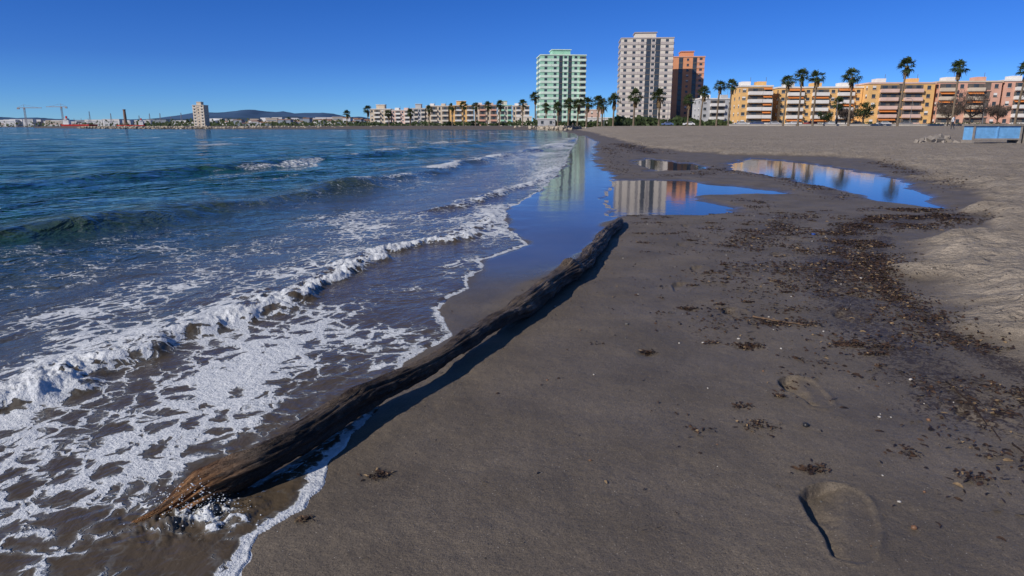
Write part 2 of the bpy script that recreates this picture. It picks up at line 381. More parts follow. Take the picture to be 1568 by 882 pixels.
# pool water, trimmed to the hollows in the sand
m=N('pool_water');p=m.pos()
b=m.bump(m.noise(m.vmath('MULTIPLY',p,(1,.6,1)),9,3,.5),.07,.01)
m.set(Base_Color=(.035,.030,.024),Roughness=.055,IOR=1.333,Normal=b)
nx,ny=150,230
X,Y=np.meshgrid(np.linspace(.3,9.6,nx),np.linspace(6.8,23.5,ny));X=X.ravel();Y=Y.ravel()
pl=terrain(X,Y)[4]
i=np.arange(ny-1)[:,None];j=np.arange(nx-1)[None,:];q=np.stack([i*nx+j,i*nx+j+1,(i+1)*nx+j+1,(i+1)*nx+j],-1).reshape(-1,4)
q=q[(pl>.02)[q].any(1)]
mesh_np('tide_pool',np.stack([X,Y,np.full_like(X,.012)],1),q,None,[m.mat])

# ---------------------------------------------------------------- driftwood log
LG=np.array([(-1.00,1.575,-.016,.012),(-.93,1.64,.004,.022),(-.865,1.69,.042,.048),(-.755,1.78,.064,.047),(-.635,2.00,.070,.043),(-.53,2.24,.075,.041),(-.355,2.53,.076,.042),(-.165,2.92,.074,.045),(.02,3.39,.070,.049),(.173,3.83,.072,.056),(.37,4.41,.078,.064),(.515,4.77,.072,.058),(.74,5.58,.070,.056),(1.06,6.85,.064,.052),(1.10,7.0,.06,.04)])
seg=np.r_[0,np.cumsum(np.linalg.norm(np.diff(LG[:,:3],axis=0),axis=1))]
S=np.concatenate([np.arange(0,.45,.004),np.arange(.45,seg[-1],.008)]);n=72
C=np.stack([np.interp(S,seg,LG[:,i]) for i in range(4)],1)
ker=np.ones(19)/19
for i in range(3):
    cc=np.pad(C[:,i],9,mode='edge');sm=np.convolve(cc,ker,'valid');C[12:-9,i]=sm[12:-9]
C[:,0]+=.020*np.sin(S*2.3+.5)+.009*np.sin(S*6.1)
C[:,3]*=.90+.08*np.sin(S*3.1)+.06*np.sin(S*8.3+1)
for k,amp in ((seg[9],.16),(seg[10]-.05,.30),(seg[11],.14),(seg[7],.10),(seg[12],.10),(seg[5],.12),(seg[8]+.1,.14)): C[:,3]*=1+amp*np.exp(-((S-k)/.06)**2)
T=np.gradient(C[:,:3],axis=0);T/=np.linalg.norm(T,axis=1)[:,None]
Up=np.array([0,0,1.]);Rg=np.cross(T,Up);Rg/=np.linalg.norm(Rg,axis=1)[:,None];U2=np.cross(Rg,T)
A=np.linspace(0,2*np.pi,n,endpoint=False);SS,AA=np.meshgrid(S,A,indexing='ij')
tw=AA+SS*.5
grv=fbm(np.cos(tw)*5+20,SS*1.6+np.sin(tw)*5,101,4)-.5;grv2=fbm(np.cos(tw)*14+20,SS*9+np.sin(tw)*14,102,3)-.5
big=fbm(np.cos(AA)*1.3+5,SS*5+np.sin(AA)*1.3,103,3)-.5
RR=C[:,3][:,None]*(1+.60*grv+.34*grv2+.50*big)
jag=np.exp(-(SS/.20)**2)*(fbm(np.cos(AA)*5+9,np.sin(AA)*5,104,3)-.5)
Ppos=C[:,None,:3]+Rg[:,None,:]*(RR*np.cos(AA))[...,None]+U2[:,None,:]*(RR*np.sin(AA))[...,None]*.95
Ppos-=T[:,None,:]*(jag*.26)[...,None]
V=Ppos.reshape(-1,3);ns=len(S)
i=np.arange(ns-1)[:,None];j=np.arange(n)[None,:];Fq=np.stack([i*n+j,i*n+(j+1)%n,(i+1)*n+(j+1)%n,(i+1)*n+j],-1).reshape(-1,4)
V=np.vstack([V,C[0,:3],C[-1,:3]]);c0=len(V)-2
m=N('driftwood_bark');at=m.n('ShaderNodeCombineXYZ');m.l(m.attr('len'),at.inputs[0]);m.l(m.attr('ca'),at.inputs[1]);m.l(m.attr('sa'),at.inputs[2])
q=m.vmath('MULTIPLY',at.outputs[0],(4.0,1,1));w=m.noise(q,5,6,.72,.4);w2=m.noise(q,18,4,.7);p=m.pos();w3=m.noise(p,7,5,.65)
c=m.mix(m.mr(w,.36,.66),(.016,.011,.008),(.100,.066,.044))
c=m.mix(m.mr(m.math('ADD',w3,m.math('MULTIPLY',m.attr('sa'),.14)),.50,.72),c,(.25,.19,.14))  # paler patches weighted to the top: sunlit upper side painted into the bark
c=m.mix(m.math('MULTIPLY',m.mr(w2,.5,.62),.6),c,(.008,.006,.005))
endc=m.mix(m.mr(w,.4,.6),(.08,.032,.013),(.44,.22,.09))
c=m.mix(m.mr(m.math('ADD',m.attr('len'),m.math('MULTIPLY',w,.20)),.26,.42,1,0),c,endc)
b=m.bump(w,1,.02);b=m.bump(w2,1,.010,b);b=m.bump(m.noise(p,110,4,.7),.6,.004,b)
m.set(Base_Color=c,Roughness=m.mr(w,.3,.7,.34,.75),Normal=b,Specular_IOR_Level=.4)
at={'len':np.r_[SS.ravel(),0,S[-1]],'ca':np.r_[np.cos(AA).ravel(),0,0],'sa':np.r_[np.sin(AA).ravel(),0,0]}
fa=[tuple(f) for f in Fq.tolist()]+[((j_+1)%n,j_,c0) for j_ in range(n)]+[((ns-1)*n+j_,(ns-1)*n+(j_+1)%n,c0+1) for j_ in range(n)]
me=bpy.data.meshes.new('driftwood_log');me.from_pydata([tuple(v) for v in V],[],fa);me.polygons.foreach_set('use_smooth',[True]*len(fa));me.materials.append(m.mat)
for a_,v_ in at.items():
    x_=me.attributes.new(a_,'FLOAT','POINT');x_.data.foreach_set('value',v_.astype(np.float32))
lg=bpy.data.objects.new('driftwood_log',me);col.objects.link(lg)

# spray at the broken end
m=N('splash_water');m.set(Base_Color=(.62,.65,.68),Roughness=.12,IOR=1.33);SPL=m.mat
ico=bmesh.new();bmesh.ops.create_icosphere(ico,subdivisions=1,radius=1);iv=[v.co.copy() for v in ico.verts];iff=[[v.index for v in f.verts] for f in ico.faces];ico.free()
sv=[];sf=[]
for k in range(450):
    a=random.gauss(0,1);b_=random.gauss(0,1);cx=-.84+.07*a;cy=1.635+.035*b_-.015*a
    g=math.exp(-(a*a+b_*b_)/2);zz=.01+abs(random.gauss(0,.030))*g*1.5
    rr=random.choice([.0006,.0008,.001,.0014,.0018]);o=len(sv);st=random.uniform(.8,2.2)
    for v in iv: sv.append((cx+v.x*rr*st,cy+v.y*rr,zz+v.z*rr*random.uniform(.7,1.6)))
    for f in iff: sf.append(tuple(o+i for i in f))
me=bpy.data.meshes.new('water_splash');me.from_pydata(sv,[],sf);me.polygons.foreach_set('use_smooth',[True]*len(sf));me.materials.append(SPL)
col.objects.link(bpy.data.objects.new('water_splash',me))

# ---------------------------------------------------------------- seaweed, pebbles, sticks
m=N('seaweed_dry');p=m.pos();m.set(Base_Color=m.mix(m.mr(m.noise(p,60,2),.4,.65),(.014,.008,.005),(.075,.040,.020)),Roughness=.6);WEED=m.mat
STRAW=simple('seaweed_straw',(.22,.15,.08),.7,.4,60)
pts=[]
for L,w,cn in WR:
    L=np.array(L,float);sg=np.r_[0,np.cumsum(np.linalg.norm(np.diff(L,axis=0),axis=1))]
    for _ in range(int(cn*1.1)):
        s=rng.uniform(0,sg[-1]);x=np.interp(s,sg,L[:,0])+rng.normal(0,w*.55);y=np.interp(s,sg,L[:,1])+rng.normal(0,w*.55)
        if fbm(np.array([x*3.0]),np.array([y*3.0]),110,3)[0]>.47+rng.uniform(-.1,.1): pts.append((x,y,1))
for cx,cy,s_,cn in CL:
    for _ in range(cn): pts.append((cx+rng.normal(0,s_*.8),cy+rng.normal(0,s_*.5),.7))
for _ in range(1900):
    x=rng.uniform(-.35,2.9);y=rng.uniform(1.4,8)
    if rng.uniform()<.12+.4*max(0,x): pts.append((x,y,.55))
pts=np.array(pts);pts=pts[np.hypot(pts[:,0],pts[:,1])>1.2]
zz,dd,_,ff,pp=terrain(pts[:,0],pts[:,1]);ok=(dd<-.04)&(pp<.2)&(ff<.3);pts=pts[ok];zz=zz[ok]
V=[];Fq=[];mi=[]
for (x,y,k),z in zip(pts,zz):
    R_=math.hypot(x,y);L_=rng.uniform(.006,.028)*k*(1+.06*R_);W_=rng.uniform(.0015,.0045)*k*(1+.12*R_);a=rng.uniform(0,6.28);cv=rng.normal(0,.9);lift=rng.uniform(0,.007)*(1+.05*R_)
    o=len(V);n_=3;px,py=x,y;mt=1 if rng.uniform()<.08 else 0
    for q_ in range(n_+1):
        t=q_/n_;aa=a+cv*t;ww=W_*(.5+math.sin(t*3.1))*.7
        V.append((px-math.sin(aa)*ww,py+math.cos(aa)*ww,z+.001+lift*t*(1.6-t)));V.append((px+math.sin(aa)*ww,py-math.cos(aa)*ww,z+.002+lift*t*(1.4-t)+ww*.8))
        px+=math.cos(aa)*L_/n_;py+=math.sin(aa)*L_/n_
    for q_ in range(n_): Fq.append((o+2*q_,o+2*q_+1,o+2*q_+3,o+2*q_+2));mi.append(mt)
mesh_np('seaweed',V,Fq,None,[WEED,STRAW],True,mi)
pm=[simple('pebble_grey',(.09,.085,.08),.5,.3,80),simple('shell_white',(.42,.39,.35),.5,.2,80),simple('pebble_brown',(.17,.09,.05),.5,.3,80),simple('pebble_dark',(.025,.025,.028),.35,.3,80),simple('plastic_blue',(.02,.06,.25),.4,.1,80)]
V=[];Fq=[];mi=[]
PB=[(.97,2.09,.016,3),(1.25,2.16,.006,1),(.99,1.50,.010,2),(.58,3.31,.011,0),(2.74,6.15,.02,4),(1.06,3.05,.008,1),(1.02,1.62,.006,1),(.33,2.6,.005,1),(1.40,2.13,.010,2),(1.2,2.9,.008,1),(1.02,2.62,.006,2),(.88,3.0,.007,1),(2.25,4.3,.014,1),(1.55,2.5,.008,1),(1.05,1.76,.004,1),(.77,3.0,.006,1),(1.5,3.15,.008,1),(.14,2.55,.005,2)]
for _ in range(1300):
    x=rng.uniform(-.4,3.0);y=rng.uniform(1.35,9)
    if rng.uniform()>.15+.35*max(x,0): continue
    PB.append((x,y,rng.choice([.0014,.002,.003,.0048])*(1+.05*y),rng.choice([0,0,0,1,2,3,3])))
pa=np.array([(a,b) for a,b,_,_ in PB]);pz,pd_,_,pf_,pp_=terrain(pa[:,0],pa[:,1])
for (x,y,rr,mt),z,dd,f1,p1 in zip(PB,pz,pd_,pf_,pp_):
    if dd>-.05 or f1>.3 or p1>.3: continue
    o=len(V);sx,sy,sz=rng.uniform(.7,1.3),rng.uniform(.7,1.2),rng.uniform(.4,.7)
    for v in iv: V.append((x+v.x*rr*sx*rng.uniform(.85,1.15),y+v.y*rr*sy*rng.uniform(.85,1.15),z+(v.z+.4)*rr*sz))
    for f in iff: Fq.append(tuple(o+i for i in f));mi.append(mt)
mesh_np('pebbles',V,Fq,None,pm,True,mi)
STK=simple('stick_wood',(.12,.075,.045),.7,.4,60);STD=simple('stick_dark',(.035,.022,.015),.7,.4,60)
def stick(P,r0,mat):
    mb=MB();pp=[]
    for i in range(14):
        t=i/13;k=t*(len(P)-1);a=min(int(k),len(P)-2);f=k-a
        x=P[a][0]*(1-f)+P[a+1][0]*f+random.gauss(0,.0025);y=P[a][1]*(1-f)+P[a+1][1]*f+random.gauss(0,.0025)
        pp.append((x,y,TZ(x,y)+r0*1.2+random.uniform(0,.002)))
    mb.tube(pp,[r0*(1-.5*i/13)*random.uniform(.8,1.2) for i in range(14)],7)
    for s in (4,8): 
        q=Vector(pp[s]);mb.tube([q,q+Vector((random.gauss(0,.02),random.gauss(0,.02),.006))],[r0*.6,r0*.2],5)
    mb.obj('stick',[mat],True)
stick([(1.67,2.47),(1.62,2.22),(1.53,1.97)],.0035,STD);stick([(1.24,3.40),(1.34,3.34),(1.46,3.24)],.005,STK);stick([(1.55,1.95),(1.53,1.8)],.003,STD)

# ---------------------------------------------------------------- buildings
def wallm(name,c): return simple(name,c,.8,.10,.35,.2)
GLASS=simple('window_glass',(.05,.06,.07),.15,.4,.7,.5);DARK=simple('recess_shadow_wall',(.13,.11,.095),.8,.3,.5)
WHITE=wallm('white_render',(.74,.71,.66));ROOF=wallm('roof_felt',(.30,.25,.22))
def building(name,x,y,W,D,H,fl,cols,wall,band,rot=0,z=1.25,side=None,roof='box',gf=None,awn=None):
    """cols: list of (rel width,type) along the front: b balcony, w windows, d dark recess, s striped wall, p plain"""
    mb=MB();mats=[wall,band,GLASS,DARK,ROOF,WHITE,awn or band]
    mb.box(-W/2,W/2,-D/2,D/2,-1,H,0);fh=H/fl
    mb.box(-W/2-.25,W/2+.25,-D/2-.25,D/2+.25,H,H+.5,1)
    if roof=='box':
        mb.box(-W*.22,W*.18,-D*.25,D*.3,H+.5,H+3.3,0);mb.box(-W*.24,W*.2,-D*.28,D*.33,H+3.3,H+3.6,1)
    elif roof=='bits':
        for k in range(max(2,int(W/9))):
            cx=-W/2+W*(k+.5)/max(2,int(W/9));mb.box(cx-1.5,cx+1.5,-D*.2,D*.2,H+.5,H+2.0,0 if k%2 else 5)
            mb.box(cx+2,cx+2.1,-.05,.05,H+.5,H+3.6,3)
    def face(Wf,cols,M):
        tot=sum(c[0] for c in cols);xx=-Wf/2
        for cw,ty in cols:
            w=cw/tot*Wf;a,b=xx+.05,xx+w-.05;xx+=w
            for f in range(fl):
                z0=f*fh;z1=z0+fh
                if ty=='b':
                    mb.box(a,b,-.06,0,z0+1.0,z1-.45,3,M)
                    for q in range(max(1,int(w/3))):
                        cx=a+(q+.5)*(b-a)/max(1,int(w/3));mb.box(cx-.8,cx+.8,-.12,-.06,z0+.2,z1-.6,2,M)
                    mb.box(a,b,-1.0,-.06,z0-.12,z0+.02,1,M);mb.box(a,b,-1.05,-.9,z0+.02,z0+1.1,1,M)
                    mb.box(a,a+.12,-.9,-.06,z0+.02,z0+1.0,1,M);mb.box(b-.12,b,-.9,-.06,z0+.02,z0+1.0,1,M)
                    if awn and random.random()<.45: mb.quad(*[M@Vector(v) for v in ((a+.2,-.1,z1-.3),(b-.2,-.1,z1-.3),(b-.2,-1.2,z1-1.0),(a+.2,-1.2,z1-1.0))],m=6)
                elif ty=='w':
                    nq=max(1,int(w/2.8))
                    for q in range(nq):
                        cx=a+(q+.5)*(b-a)/nq;mb.box(cx-.6,cx+.6,-.04,0,z0+.95,z1-.65,2,M);mb.box(cx-.75,cx+.75,-.16,-.04,z0+.83,z0+.93,1,M)
                        if random.random()<.4: mb.box(cx-.58,cx+.58,-.07,-.04,z0+1.5,z1-.66,5,M)
                elif ty=='s':
                    mb.box(a,b,-.22,0,z0-.05,z0+1.25,1,M)
                    nq=max(1,int(w/3.4))
                    for q in range(nq):
                        cx=a+(q+.5)*(b-a)/nq;mb.box(cx-.75,cx+.75,-.05,0,z0+1.3,z1-.35,2,M)
                elif ty=='d':
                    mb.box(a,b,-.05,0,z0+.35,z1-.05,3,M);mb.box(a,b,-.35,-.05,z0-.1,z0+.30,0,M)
                elif ty=='v':
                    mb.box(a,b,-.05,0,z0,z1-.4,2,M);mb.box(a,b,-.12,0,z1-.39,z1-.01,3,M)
    face(W,cols,Matrix.Translation((0,-D/2,0)))
    sd=side or [(2,'p'),(1.5,'w'),(2,'p'),(1.5,'w')]
    face(D,sd,Matrix.Rotation(math.radians(-90),4,'Z')@Matrix.Translation((0,-W/2,0)))
    face(D,sd,Matrix.Rotation(math.radians(90),4,'Z')@Matrix.Translation((0,-W/2,0)))
    face(W,[(1,'w')],Matrix.Rotation(math.radians(180),4,'Z')@Matrix.Translation((0,-D/2,0)))
    return mb.obj(name,mats,loc=(x,y,z),rotz=math.radians(rot))
GRN=wallm('pale_green_render',(.34,.60,.44));CREAM=wallm('cream_render',(.66,.60,.51));TAUPE=wallm('taupe_band',(.46,.41,.38));ORG=wallm('orange_render',(.66,.30,.16));SALM=wallm('salmon_render',(.66,.37,.27))
YEL=wallm('yellow_render',(.74,.45,.18));PINK=wallm('pink_render',(.68,.48,.40));BEI=wallm('beige_render',(.60,.50,.38));GRYB=wallm('pale_grey_render',(.46,.46,.46));ORB=wallm('orange_awning',(.62,.22,.06));LGRN=wallm('light_green_band',(.66,.78,.67))
building('green_apartment_tower',27.3,400,25,20,37.4,13,[(3,'s'),(2.2,'s'),(1,'v'),(1.6,'s'),(1,'v'),(2.2,'s'),(1.8,'b')],GRN,LGRN,rot=4,side=[(2,'s'),(1,'v'),(2,'s')])
building('cream_apartment_tower',68.6,370,26,19,42.6,15,[(3.2,'s'),(1.4,'s'),(.9,'v'),(.8,'s'),(.9,'v'),(2.4,'s')],CREAM,TAUPE,rot=-5,side=[(2,'s'),(1,'v'),(2,'s')])
building('orange_apartment_tower',97.5,400,17,18,36.6,13,[(1.2,'p'),(.9,'v'),(2,'w'),(.9,'v'),(1.6,'s')],ORG,SALM,rot=-6,side=[(2,'w'),(1,'v'),(2,'w')])
building('grey_apartment_block',87,305,15,12,11,4,[(1,'w'),(1.4,'b'),(1,'w')],GRYB,WHITE,rot=0,roof='bits')
building('orange_apartment_block',86.5,256,11,12,13.4,5,[(1,'w'),(2,'b'),(1.4,'b')],YEL,WHITE,rot=-3,roof='bits',awn=ORB)
building('orange_apartment_block',110,258,29,12,13.1,5,[(1,'w'),(2,'b'),(1,'w'),(2,'b'),(1,'w'),(2,'b'),(1,'w')],YEL,WHITE,rot=-3,roof='bits',awn=ORB)
building('orange_apartment_block',135.5,252,22,12,14.2,5,[(1,'w'),(1.6,'b'),(.5,'d'),(1.6,'b'),(1,'w')],YEL,PINK,rot=-5,roof='bits',awn=ORB)
building('salmon_apartment_block',157.5,249,20,12,14.5,5,[(1.6,'b'),(1,'w'),(1.6,'b'),(.6,'d'),(1,'w')],SALM,BEI,rot=-6,roof='bits',awn=ORB)
building('salmon_apartment_block',180,247,23,12,14.8,5,[(1,'w'),(1.8,'b'),(1,'w'),(1.8,'b'),(1,'w')],SALM,WHITE,rot=-7,roof='bits',awn=ORB)
building('salmon_apartment_block',204,244,23,12,15.0,5,[(1,'w'),(1.8,'b'),(1,'w'),(1.8,'b'),(1,'w')],SALM,WHITE,rot=-8,roof='bits')
xx=-104
for i,(w_,hh,wl,bd) in enumerate([(16,12.0,BEI,WHITE),(14,11.2,PINK,WHITE),(11,12.4,GRYB,CREAM),(17,14.2,BEI,CREAM),(18,14.6,YEL,WHITE),(17,14.8,BEI,SALM),(11,14.6,CREAM,GRN),(13,14.4,BEI,WHITE)]):
    building('seafront_apartment_block',xx+w_/2,520,w_-.6,12,hh,4,[(1,'w'),(1.3,'b'),(1,'w'),(1.3,'b')],wl,bd,rot=random.uniform(-3,3),roof='bits' if i%2 else 'box');xx+=w_
building('beige_apartment_tower',-309,700,11,11,20,7,[(1,'s'),(1,'w'),(1,'s')],BEI,CREAM,z=1.3)
for (x_,y_,w_,h_,wl) in [(-8,560,14,9,BEI),(8,470,10,6,CREAM),(50,330,30,3.4,WHITE),(16,330,8,3.0,GRYB),(45,450,22,10,PINK),(120,330,20,13,BEI)]:
    building('low_building',x_,y_,w_,10,h_,max(1,int(h_/3)),[(1,'w'),(1,'w')],wl,WHITE,roof='none')

# ---------------------------------------------------------------- palms
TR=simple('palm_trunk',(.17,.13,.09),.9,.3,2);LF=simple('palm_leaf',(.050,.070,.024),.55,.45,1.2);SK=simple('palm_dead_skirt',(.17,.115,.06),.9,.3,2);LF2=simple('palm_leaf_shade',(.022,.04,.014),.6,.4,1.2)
def palm(x,y,z,H,cr):
    mb=MB();lean=Vector((random.gauss(.03,.025),random.gauss(0,.02),0))
    pts=[Vector((lean.x*H*t*t,lean.y*H*t*t,H*t-.3)) for t in [i/7 for i in range(8)]]
    mb.tube(pts,[cr*.095*(1.3 if i==0 else 1-.035*i)+.04 for i in range(8)],8,0)
    top=pts[-1]
    for k in range(38):
        a=random.uniform(0,6.28);el=math.radians(random.choice([75,55,35,20,5,-10,-30])+random.uniform(-10,10))
        dirv=Vector((math.cos(a)*math.cos(el),math.sin(a)*math.cos(el),math.sin(el)))+Vector((-.18,0,0));dirv.normalize()
        L1=cr*random.uniform(.35,.6);hub=top+dirv*L1;hub.z-=.03*cr
        sd=dirv.cross(Vector((0,0,1)))
        sd=sd.normalized() if sd.length>.01 else Vector((1,0,0));up=sd.cross(dirv)
        mb.quad(top-sd*.03,top+sd*.03,hub+sd*.02,hub-sd*.02,1)
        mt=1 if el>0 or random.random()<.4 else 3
        for q in range(11):
            an=math.radians(-85+17*q+random.uniform(-5,5));dv=(dirv*math.cos(an)+sd*math.sin(an)+up*random.uniform(-.15,.2)).normalized()
            L2=cr*random.uniform(.38,.62)*(.75+.25*math.cos(an));mid=hub+dv*L2*.6;tip=hub+dv*L2+Vector((-.03*cr,0,-cr*random.uniform(.08,.24)))
            wv=dv.cross(up).normalized()*cr*.045
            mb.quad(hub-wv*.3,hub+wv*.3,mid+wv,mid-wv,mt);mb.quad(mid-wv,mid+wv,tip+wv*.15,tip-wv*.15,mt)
    for k in range(40):
        a=random.uniform(0,6.28);r_=cr*random.uniform(.12,.30);zz=random.uniform(.05,.9)*cr
        p0=top+Vector((math.cos(a)*r_*.6,math.sin(a)*r_*.6,-zz*.5));p1=top+Vector((math.cos(a)*r_,math.sin(a)*r_,-zz-cr*.35));s_=Vector((-math.sin(a),math.cos(a),0))*cr*.07
        mb.quad(p0-s_,p0+s_,p1+s_,p1-s_,2)
    mb.obj('palm_tree',[TR,LF,SK,LF2],loc=(x,y,z))
# bearing slope, distance, relative height, crown radius
for X,dist,vt,cr in [(.549,205,95,2.2),(.626,200,92,2.1),(.716,195,88,2.2),(.479,210,80,2.3),(.428,215,78,2.1),(.407,215,80,2.0),(.386,220,72,1.9),(.308,230,66,1.9),(.291,235,64,1.8),(.268,240,56,2.0),(.173,260,50,2.1),(.209,265,50,2.3),(.144,270,44,2.0),(.122,280,42,2.0),(.106,290,40,2.0),(.093,300,37,2.0),(.080,300,38,2.0),(.033,330,48,1.9),(.015,400,37,2.0),(-.018,400,36,2.0),(-.035,410,34,2.0),(-.052,420,33,2.0),(-.069,420,34,2.0),(-.085,430,32,2.0),(-.118,440,28,2.1),(-.145,460,24,2.1),(-.205,500,28,2.4),(.065,320,33,1.9),(.738,190,60,2.4),(.462,230,40,2.0),(.25,250,44,2.0),(.745,200,72,2.4),(-.175,470,22,2.1),(-.235,500,22,2.1),(.048,350,32,1.8),(.128,300,36,2.0)]:
    cr*=1.28;H=vt*dist/1046-cr*.55
    palm(X*dist,dist,1.2 if dist>190 else 1.1,max(H,4),cr*(1.05 if dist<260 else 1.25))

# ---------------------------------------------------------------- trees and hedges
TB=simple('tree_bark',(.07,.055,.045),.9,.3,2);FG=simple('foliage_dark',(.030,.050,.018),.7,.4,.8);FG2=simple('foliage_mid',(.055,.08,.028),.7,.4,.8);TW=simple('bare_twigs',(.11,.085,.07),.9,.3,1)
def limbs(mb,H,R,n=9):
    tips=[]
    mb.tube([(0,0,-.3),(.05,0,H*.2),(0,.1,H*.45)],[H*.035,H*.028,H*.02],7,0)
    for k in range(n):
        a=6.28*k/n+random.uniform(-.3,.3);e=random.uniform(.5,1.1)
        p0=Vector((0,0,H*random.uniform(.22,.45)));p1=p0+Vector((math.cos(a)*R*.5,math.sin(a)*R*.5,H*.25*e));p2=p1+Vector((math.cos(a)*R*.35,math.sin(a)*R*.35,H*.2*e))
        mb.tube([p0,p1,p2],[H*.014,H*.009,H*.003],5,0);tips+=[p1,p2]
    return tips
def leafy(name,x,y,H,R,z=1.2,nl=1300,bare=False):
    mb=MB();tips=limbs(mb,H,R)
    cl=[(t,random.uniform(.22,.38)*R) for t in tips]+[(Vector((random.gauss(0,R*.4),random.gauss(0,R*.4),H*random.uniform(.45,.88))),random.uniform(.2,.36)*R) for _ in range(10)]
    for k in range(nl):
        c,r_=random.choice(cl);v=Vector((random.gauss(0,1),random.gauss(0,1),random.gauss(0,.8)));v=v.normalized()*r_*random.uniform(.4,1.1);p_=c+v
        if bare:
            q=p_+Vector((random.gauss(0,.3),random.gauss(0,.3),random.uniform(.2,1.0)));s_=Vector((.05,0,0));mb.quad(p_-s_,p_+s_,q+s_*.4,q-s_*.4,1)
        else:
            s=R*.085*random.uniform(.6,1.3);u=Vector((random.gauss(0,1),random.gauss(0,1),random.gauss(0,1))).normalized();w_=u.cross(Vector((.3,.5,.8))).normalized()
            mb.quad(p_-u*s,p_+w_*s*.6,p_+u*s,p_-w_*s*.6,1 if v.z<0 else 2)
    mb.obj(name,[TB,TW if bare else FG,FG2],loc=(x,y,z))
for X,d,vh,R in [(.499,225,37,2.8),(.445,235,22,2.4)]: leafy('evergreen_tree',X*d,d,vh*d/1046,R)
for X,d,vh,R in [(.651,215,46,5.0),(.62,220,32,3.5),(.69,215,30,3),(.475,230,26,3)]: leafy('bare_tree',X*d,d,vh*d/1046,R,bare=True,nl=1900)
leafy('evergreen_tree',.752*170,170,9,3.2);leafy('evergreen_tree',.745*205,205,14,3.5)
def mass(name,segs,mats=(FG,FG2)):
    mb=MB()
    for (xa,ya,xb,yb,h_,dens,z0) in segs:
        n_=int(math.hypot(xb-xa,yb-ya)*dens)
        for k in range(n_):
            t=random.random();x=xa+(xb-xa)*t;y=ya+(yb-ya)*t+random.gauss(0,1);hh=h_*(.35+.65*vnoise(np.array([x*.13]),np.array([3.3]),5)[0])*(.7+.5*vnoise(np.array([x*.6]),np.array([1.3]),6)[0])
            z=z0+hh*random.random();s=h_*.16*random.uniform(.6,1.4);u=Vector((random.gauss(0,1),random.gauss(0,.4),random.gauss(0,1))).normalized();w_=u.cross(Vector((.1,1,.2))).normalized();p_=Vector((x,y,z))
            mb.quad(p_-u*s,p_+w_*s*.7,p_+u*s,p_-w_*s*.7,random.choice([0,1]))
    mb.obj(name,list(mats))
mass('promenade_shrubs',[(40,290,75,280,5.5,26,1),(10,330,50,320,3.5,20,1),(75,262,90,256,3.5,20,1),(90,244,190,236,1.6,14,1.1),(-100,480,20,420,4,14,1),(60,300,100,290,4,18,1)])
mass('distant_trees',[(-700,1310,-240,1000,14,1.4,1),(-260,760,-90,560,7,3,1),(-1250,1500,-650,1350,12,.8,1),(-430,900,-230,720,6,2.2,1)])

# promenade wall, lamps, cars
WALL=wallm('promenade_wall_render',(.50,.46,.40))
mb=MB()
for k in range(24):
    x0=70+k*6;mb.box(x0,x0+5.9,226-k*.3,226.4-k*.3,.6,1.75,0);mb.box(x0-.1,x0+6.0,225.9-k*.3,226.5-k*.3,1.75,1.85,0)
mb.obj('promenade_wall',[WALL])
MET=simple('lamp_metal',(.18,.19,.2),.4,.1,2)
for x_,y_ in [(84,228),(105,228),(128,226),(150,224),(58,262),(38,290),(20,330)]:
    mb=MB();mb.tube([(0,0,0),(0,0,4),(0,0,8)],[.12,.09,.06],8);mb.tube([(0,0,8),(-.5,0,8.5),(-1.4,0,8.6)],[.05,.05,.04],6);mb.box(-2.0,-1.2,-.15,.15,8.5,8.68);mb.obj('street_lamp',[MET],loc=(x_,y_,1.2))
TY=simple('tyre_rubber',(.02,.02,.02),.8,.1,5)
def car(x,y,c,rot):
    mt=simple('car_paint',c,.25,.05,2,.5);mb=MB()
    P=[(-2.1,.35),(-2.15,.75),(-2.0,.95),(-1.2,1.0),(-.75,1.42),(.75,1.45),(1.5,1.0),(2.0,.9),(2.12,.6),(2.08,.35)]
    n_=len(P);b=len(mb.v)
    for s_ in (-.82,.82):
        for (a,z) in P: mb.v.append((a,s_*(1 if z<1.05 else .84),z))
    mb.f.append(tuple(b+i for i in range(n_)));mb.m.append(0);mb.f.append(tuple(b+n_+i for i in reversed(range(n_))));mb.m.append(0)
    for i in range(n_):
        j_=(i+1)%n_;mb.f.append((b+i,b+n_+i,b+n_+j_,b+j_));mb.m.append(1 if i in (3,5) else 0)
    for s_ in (-1,1): 
        mb.quad((-.95,.83*s_,1.05),(1.2,.83*s_,1.05),(.70,.74*s_,1.39),(-.70,.74*s_,1.37),1)
        for wx in (-1.3,1.3): mb.tube([(wx,.62*s_,.33),(wx,.86*s_,.33)],[.33,.33],14,2)
    mb.obj('parked_car',[mt,GLASS,TY],loc=(x,y,1.3),rotz=rot)
for i,(x_,c_) in enumerate([(76,(.6,.6,.6)),(81,(.05,.08,.2)),(87,(.5,.5,.52)),(93,(.7,.7,.7)),(99,(.35,.03,.03)),(106,(.65,.65,.65)),(114,(.1,.1,.11)),(123,(.6,.6,.6)),(131,(.2,.2,.22)),(66,(.7,.7,.7)),(58,(.1,.15,.3))]): car(x_,233+random.uniform(-1,1) if x_>70 else 262,c_,random.uniform(-.05,.05))

